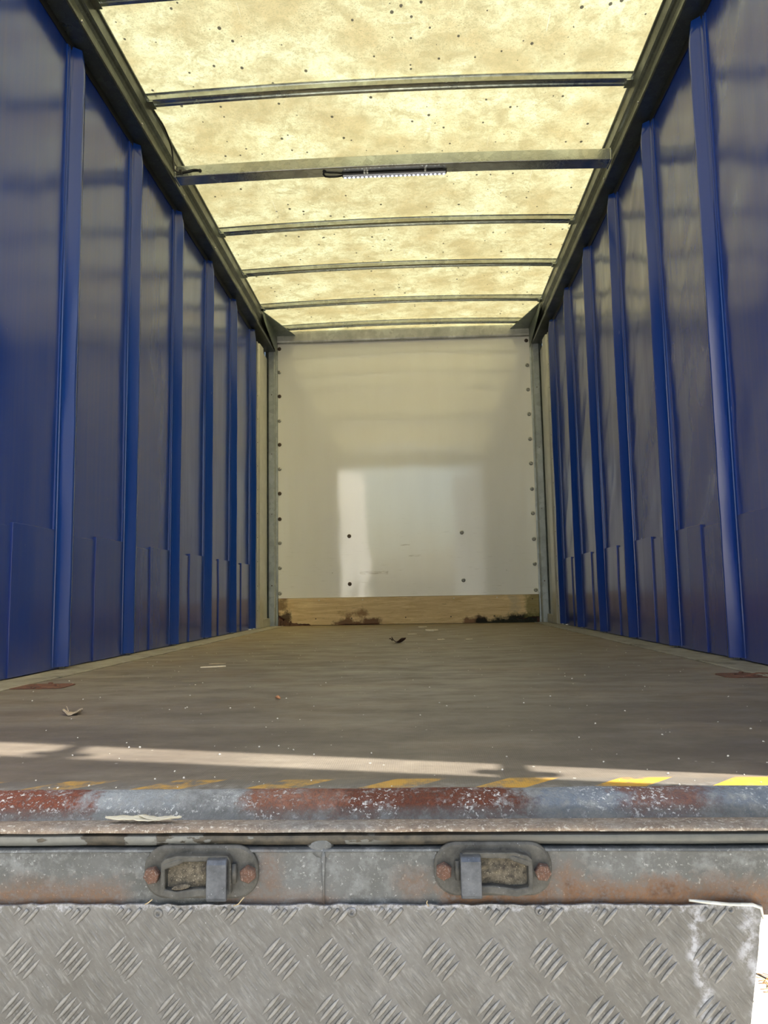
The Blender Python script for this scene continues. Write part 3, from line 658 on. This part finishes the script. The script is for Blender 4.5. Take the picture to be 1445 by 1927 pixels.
# ---------------------------------------------------------------- latches on the channel
def stad(cx, cz, w_, h_, r, n=8):
    out = []
    for qx, qz, a0 in ((1, 1, 0), (-1, 1, 90), (-1, -1, 180), (1, -1, 270)):
        for k in range(n+1):
            a = math.radians(a0+90*k/n); out.append((cx + qx*(w_/2-r) + r*math.cos(a), cz + qz*(h_/2-r) + r*math.sin(a)))
    return out
def latch(cx, cz, s, label, seed, tc):
    """s=+1: tongue on the right of the cavity; s=-1 mirrored"""
    root = empty('door_latch', (cx, .95, cz), label, 'latch', 'latches')
    X = lambda d: cx + s*d
    b = MB(); o1 = stad(cx, cz, .138, .061, .027); o2 = stad(cx, cz, .132, .055, .024)
    b.sweep([[(x, .951, z) for x, z in o1], [(x, .9465, z) for x, z in o1], [(x, .9445, z) for x, z in o2]]); plate_o = b.build('latch_plate', M_LATCH, root, bevel=.001)
    # raised body: a ring wall around a cavity, plus sloping cheek
    def ring(outer, inner, y0, y1, name, mat, bev=.0015):
        n = len(outer); mb = MB()
        mb.sweep([[(x, y0, z) for x, z in outer], [(x, y1, z) for x, z in outer], [(x, y1+.001, z) for x, z in inner], [(x, y0, z) for x, z in inner], [(x, y0, z) for x, z in outer]], caps=False)
        return mb.build(name, mat, root, bevel=bev)
    outer = [(X(-.045), cz-.023), (X(-.045), cz+.014), (X(-.040), cz+.0185), (X(-.026), cz+.022), (X(.035), cz+.022), (X(.0385), cz+.016), (X(.0385), cz-.022), (X(0.0), cz-.024), (X(-.026), cz-.0275)]
    inner = [(X(-.040), cz-.016), (X(-.040), cz+.008), (X(-.034), cz+.010), (X(-.022), cz+.0145), (X(.031), cz+.0155), (X(.034), cz+.012), (X(.034), cz-.015), (X(0.0), cz-.015), (X(-.026), cz-.0185)]
    ring(outer, inner, .946, .9335, 'latch_body', M_LATCH)
    # hood over the open end of the cavity
    b = MB(); b.sweep([[(X(-.0445), .946, cz+.004), (X(-.0445), .934, cz+.005), (X(-.0445), .9335, cz+.012), (X(-.0445), .946, cz+.020)],
                       [(X(-.024), .946, cz+.010), (X(-.024), .9330, cz+.012), (X(-.024), .9325, cz+.018), (X(-.024), .946, cz+.0225)],
                       [(X(-.010), .946, cz+.016), (X(-.010), .937, cz+.018), (X(-.010), .9365, cz+.021), (X(-.010), .946, cz+.0245)]]); b.build('latch_hood', M_LATCH, root, bevel=.0015)
    # cavity back and compacted dirt
    b = MB(); rings = []
    for i in range(23):
        t = i/22; d = -.0392 + t*.072; row = []
        for k in range(13):
            q = k/12; zz = cz-.017 + q*.030
            h = .006*math.sin(math.pi*q)**.5*(min(1, max(0, (t-.12)*2.2))**1.3)*(.55+.9*nz(d*110+seed, zz*110, seed)+.4*nz(d*300, zz*300, 3))
            row.append((X(d), .9437-max(0, h), zz))
        rings.append(row)
    b.sweep(rings, closed=False, smooth=True); b.build('packed_dirt', M_DEBRIS, root)
    # chip of stone in the mouth
    if s > 0:
        b = MB(); b.lathe((X(-.021), .938, cz-.0145), (1, .2, .1), [(-.011, .0005), (-.008, .0022), (0, .0034), (.008, .0024), (.011, .0005)], 8); b.build('stone_chip', M_DEBRIS, root)
    # tongue: flat bar folded over the top and hanging below
    pr = [(.9445, cz+.019), (.936, cz+.021), (.929, cz+.0185), (.9265, cz+.014), (.9255, cz-.023), (.9275, cz-.0275), (.932, cz-.0275), (.9335, cz-.023), (.9335, cz+.009), (.9375, cz+.013), (.9445, cz+.013)]
    b = MB(); b.prism(pr, X(tc-.0125), X(tc+.0115), 'x'); b.build('latch_tongue', M_TONGUE, root, bevel=.0018, seg=3)
    b = MB(); b.tube([(X(.0405), .941, cz+.011), (X(.0410), .940, cz), (X(.0405), .941, cz-.010)], .004, 8); b.build('hinge_barrel', M_LATCH, root)
    for d, ph, tz in ((-.0575, .15, -.002), (.0575, .62, -.001)):
        b = MB(); b.lathe((X(d), .9445, cz+tz), (0, -1, 0), [(-.001, .0098), (.007, .0098), (.0085, .0085), (.0088, .0005)], 6, ph*s+.3)
        bo = b.build('hex_bolt', M_RUSTBOLT, plate_o); bo['label'] = 'rusted orange-brown hex bolt head'
    return root
latch(-.165, -.0695, 1, 'left steel latch with its hanging tongue at the right of the cavity', 1, .0235)
latch(.1815, -.0665, -1, 'right steel latch with its hanging tongue at the left of the cavity', 6, .0270)

# ---------------------------------------------------------------- rusty lashing points in the floor edge
for s, x, y, nm in ((-1, -1.035, 2.30, 'left'), (1, 1.075, 2.365, 'right')):
    root = empty('lashing_point', (x, y, 0), 'rusted lashing point set in the floor beside the %s curtain' % nm, 'lashing point', 'lashing points')
    b = MB(); b.sweep([[(px, py, .0005) for px, py in stad(x, y, .17, .13, .035)], [(px, py, .0022) for px, py in stad(x, y, .17, .13, .035)],
                       [(px, py, .0022) for px, py in stad(x, y, .125, .09, .025)], [(px, py, .0012) for px, py in stad(x, y, .12, .085, .025)]], caps=True); b.build('base_plate', M_RUSTPL, root)
    pts = [(x + .045*math.cos(a), y + .03*math.sin(a), -.0005 + .002*math.sin(3*a)) for a in [2*math.pi*k/20 for k in range(21)]]
    b = MB(); b.tube(pts, .0048, 8); b.build('lashing_ring', M_RUSTPL, root)
    for k in (-1, 1):
        b = MB(); b.lathe((x, y+k*.054, .003), (0, 0, 1), [(0, .008), (.003, .007), (.004, .001)], 8); b.build('screw', M_RUSTPL, root)

# ---------------------------------------------------------------- litter on the floor
def leafmesh(c, L, W_, curl, seed, thick=.0006, ang=0.):
    mb = MB(); rings = []; rd = random.Random(seed)
    for i in range(15):
        t = i/14; wv = W_*math.sin(math.pi*min(.98, t*.92+.04))**.8*(1+.25*math.sin(t*17+seed)); lift = curl*(2*t-1)**2
        row = []
        for q in (-1, -.5, 0, .5, 1):
            lx, ly = (t-.5)*L, q*wv/2; z = .0012 + lift + curl*.9*abs(q)**1.6*(.6+.5*math.sin(t*7+seed)) + .0015*rd.random()
            row.append((c[0]+lx*math.cos(ang)-ly*math.sin(ang), c[1]+lx*math.sin(ang)+ly*math.cos(ang), c[2]+z))
        rings.append(row)
    mb.sweep(rings, closed=False, smooth=True); return mb
def solid(o, t=.0008):
    m_ = o.modifiers.new('thick', 'SOLIDIFY'); m_.thickness = t; m_.offset = 1; return o
M_LEAF = plain('dead_brown_leaf', (.05, .018, .012), .7, 0, .5, 90); M_DRY = plain('dry_tan_leaf', (.42, .34, .25), .8, 0, .3, 80)
M_HUSK = plain('orange_husk', (.48, .22, .1), .6, 0, .4, 90); M_SLIV = plain('pale_wood_splinter', (.68, .6, .46), .7, 0, .2, 90); M_PAINT = crust('peeled_cream_paint', (.58, .55, .44), (.46, .43, .35), (.2, .18, .15), .66, .7, 50)
rt = empty('dead_leaf', (-.02, 4.18, 0), 'curled dark brown dead leaf in the middle of the floor', 'leaf')
solid(leafmesh((-.012, 4.18, 0), .075, .06, .02, 3).build('blade', M_LEAF, rt)); b = MB(); b.tube([(-.045, 4.18, .012), (-.058, 4.175, .026), (-.062, 4.18, .022)], .0025, 6); b.build('stalk', M_LEAF, rt)
rt = empty('dry_leaf', (-.684, 1.73, 0), 'crumpled dry tan leaf on the floor near the left curtain', 'leaf')
solid(leafmesh((-.684, 1.735, 0), .042, .05, .006, 8, ang=.3).build('blade', M_DRY, rt)); b = MB(); b.tube([(-.695, 1.74, .005), (-.703, 1.75, .013), (-.706, 1.752, .016)], .0009, 6); b.build('stalk', M_DRY, rt)
rt = empty('seed_husk', (-.257, 1.955, 0), 'small orange-brown husk lying on the floor', 'husk')
b = MB(); b.tube([(-.264, 1.962, .004), (-.258, 1.955, .006), (-.251, 1.945, .004)], [.0025, .0045, .002], 8); b.build('shell', M_HUSK, rt)
def splinter(name, a, b_, wdt, h, label, mat=M_SLIV, cat='wood splinter', group='wood splinters on the floor'):
    a, b_ = Vector(a), Vector(b_); d = (b_-a); n_ = Vector((-d.y, d.x, 0)).normalized()*wdt/2; rings = []
    for t, k in ((0, .15), (.12, .8), (.5, 1), (.85, .75), (1, .1)):
        p = a + d*t + n_*.25*math.sin(t*9); rings.append([p-n_*k, p+n_*k, p+n_*k*.8+Vector((0, 0, h)), p-n_*k*.7+Vector((0, 0, h*.9))])
    m_ = MB(); m_.sweep(rings); o = m_.build(name, mat, loc=tuple(a)); return tag(o, label, cat, group)
splinter('wood_splinter', (-.71, 2.845, .001), (-.625, 2.885, .001), .009, .004, 'long pale wood splinter on the left of the floor')
splinter('wood_splinter', (.14, 5.50, .001), (.235, 5.52, .001), .09, .010, 'largest white wood chip lying by the kickboard')
splinter('wood_splinter', (.09, 6.12, .001), (.16, 6.14, .001), .05, .006, 'thin white chip right under the kickboard')
splinter('wood_splinter', (.02, 5.05, .001), (.085, 5.06, .001), .03, .004, 'small pale chip left of the largest white chip')
splinter('wood_splinter', (.2, 4.42, .001), (.245, 4.43, .001), .03, .003, 'pale chip right of and behind the dead brown leaf')
splinter('wood_splinter', (.36, 4.4, .001), (.40, 4.41, .001), .02, .003, 'tiny pale chip on the right half of the floor near the kickboard')
splinter('wood_splinter', (-.66, 3.02, .001), (-.72, 3.0, .001), .02, .002, 'flat pale sliver beside the long wood splinter', M_DRY)
M_CRUMB = plain('pale_crumbs', (.66, .62, .54), .8, 0, .2)
b = MB(); rd = random.Random(11)
for i in range(330):
    y = 1.06 + 4.6*rd.random()**1.8; x = rd.uniform(-1, 1)*min(1.05, .55*y+.1); r = rd.uniform(.0007, .0022)*(1+.35*(y-1)*.5)
    b.lathe((x, y, .0005), (rd.uniform(-.4, .4), rd.uniform(-.4, .4), 1), [(0, r*.9), (r*.6, r*rd.uniform(.5, .9)), (r*.9, r*.1)], 5)
tag(b.build('floor_crumbs', M_CRUMB), 'pale crumbs and grit scattered over the floor', 'grit', kind='stuff')
# flake of paint on the sill ledge
rt = empty('paint_flake', (-.245, .972, -.0195), 'curled cream paint flake lying on the ledge of the sill', 'paint flake')
m_ = leafmesh((-.247, .968, -.0175), .090, .020, .0022, 5, ang=-.02); o = m_.build('flake', M_PAINT, rt); solid(o, .0012)
m_ = leafmesh((-.222, .966, -.0150), .055, .010, .0022, 9, ang=-.12); o = m_.build('curled_edge', M_PAINT, rt); solid(o, .0010)
# dry grass wisps by the left latch
M_STRAW = plain('dry_straw', (.45, .36, .22), .8)
for pts, lab in (([(-.125, .943, -.107), (-.118, .938, -.103), (-.114, .936, -.098), (-.111, .9365, -.095)], 'thin dry stalk under the tongue of the left latch'),
                 ([(-.232, .945, -.106), (-.226, .939, -.102), (-.221, .938, -.098)], 'thin dry stalk below the left end of the left latch'),
                 ([(.105, .945, -.108), (.103, .941, -.103), (.104, .940, -.100)], 'thin dry stalk below the left end of the right latch')):
    b = MB(); b.tube(pts, .0006, 5); tag(b.build('dry_stalk', M_STRAW, loc=pts[0]), lab, 'stalk', 'dry stalks on the channel')
# crack in the ground with dead weeds, seen past the tread plate
gr = MB(); pr = [(1.30, 2.98), (1.32, 2.93), (1.335, 2.90), (1.345, 2.84), (1.36, 2.80), (1.375, 2.74), (1.40, 2.70), (1.45, 2.66), (1.6, 2.5)]
pr = [(1.14, 2.78), (1.165, 2.745), (1.185, 2.71), (1.215, 2.66), (1.245, 2.63), (1.30, 2.58), (1.4, 2.5)]
M_CRACK = plain('dark_crack_soil', (.08, .065, .05), .95)
for a, b2 in zip(pr, pr[1:]):
    gr.tube([(a[0], a[1], -1.0), (b2[0], b2[1], -1.0)], .004, 6)
tag(gr.build('ground_crack', M_CRACK, loc=(1.2, 2.6, -1)), 'thin dark crack in the sunlit concrete past the plate edge', 'crack')
b = MB(); rd = random.Random(2)
for i in range(46):
    x, y = 1.195+rd.uniform(-.02, .05), 2.64+rd.uniform(-.06, .03); a = rd.uniform(0, 6.28); L = rd.uniform(.02, .06)
    b.tube([(x, y, -1), (x+L*.3*math.cos(a), y+L*.3*math.sin(a), -1+L*.25), (x+L*math.cos(a), y+L*math.sin(a), -1+L*.2)], .0012, 4)
tag(b.build('dead_weeds', plain('rusty_dead_weed', (.5, .25, .08), .9)), 'rusty dry weeds growing from the concrete crack', 'weeds', kind='stuff')

# ---------------------------------------------------------------- rear frame and the two doors swung open (behind the camera)
for s, side in ((-1, 'left'), (1, 'right')):
    root = empty('rear_post', (s*1.24, 1.0, 0), 'rear corner post on the %s where the door hangs' % side, 'post', 'rear corner posts')
    b = MB(); b.box((s*1.205, .955, .006), (s*1.252, 1.045, 2.495)); b.build('post_section', M_POST, root, bevel=.004)
root = empty('rear_header', (0, 1.0, 2.4), 'rear header beam over the door opening', 'beam')
b = MB(); b.box((-1.203, .96, 2.38), (1.203, 1.04, 2.68)); b.build('header_section', M_POST, root, bevel=.004)
def door(s, hx, hy, ex, ey, side):
    root = empty('rear_door', (hx, hy, 0), 'white rear door swung open on the %s' % side, 'door', 'rear doors')
    d = (Vector((ex, ey, 0))-Vector((hx, hy, 0))); L = d.length; d.normalize(); n_ = Vector((-d.y, d.x, 0))*.018
    def slab(a, b2, z0, z1, k=1., lean=0.):
        A, B = Vector((hx, hy, 0))+d*a, Vector((hx, hy, 0))+d*b2; LN = Vector((0, -lean, 0))
        m_ = MB(); m_.sweep([[A-n_*k+Vector((0, 0, z0)), B-n_*k+Vector((0, 0, z0)), B+n_*k+Vector((0, 0, z0)), A+n_*k+Vector((0, 0, z0))],
                            [A-n_*k+LN+Vector((0, 0, z1)), B-n_*k+LN+Vector((0, 0, z1)), B+n_*k+LN+Vector((0, 0, z1)), A+n_*k+LN+Vector((0, 0, z1))]]); return m_
    lean = .05 if s > 0 else 0
    slab(0, L, -.10, 2.42, 1, lean).build('door_panel', M_DOOR, root)
    for z in (.28, 1.08, 1.88):
        h = MB(); yh = hy - lean*(z+.1)/2.52
        h.tube([(hx-s*.0, yh+.03, z-.05), (hx, yh+.03, z+.05)], .016, 12); h.sweep([[(hx-.008, yh-.03, z-.028), (hx+.008, yh-.03, z-.028), (hx+.008, yh-.03, z+.028), (hx-.008, yh-.03, z+.028)],
            [(hx-.008, .954, z-.012), (hx+.008, .954, z-.012), (hx+.008, .954, z+.012), (hx-.008, .954, z+.012)]]); h.build('hinge', M_POST, root)
door(1, 1.232, .887, .76, -.20, 'right')
door(-1, -1.23, .91, -.82, -.17, 'left')
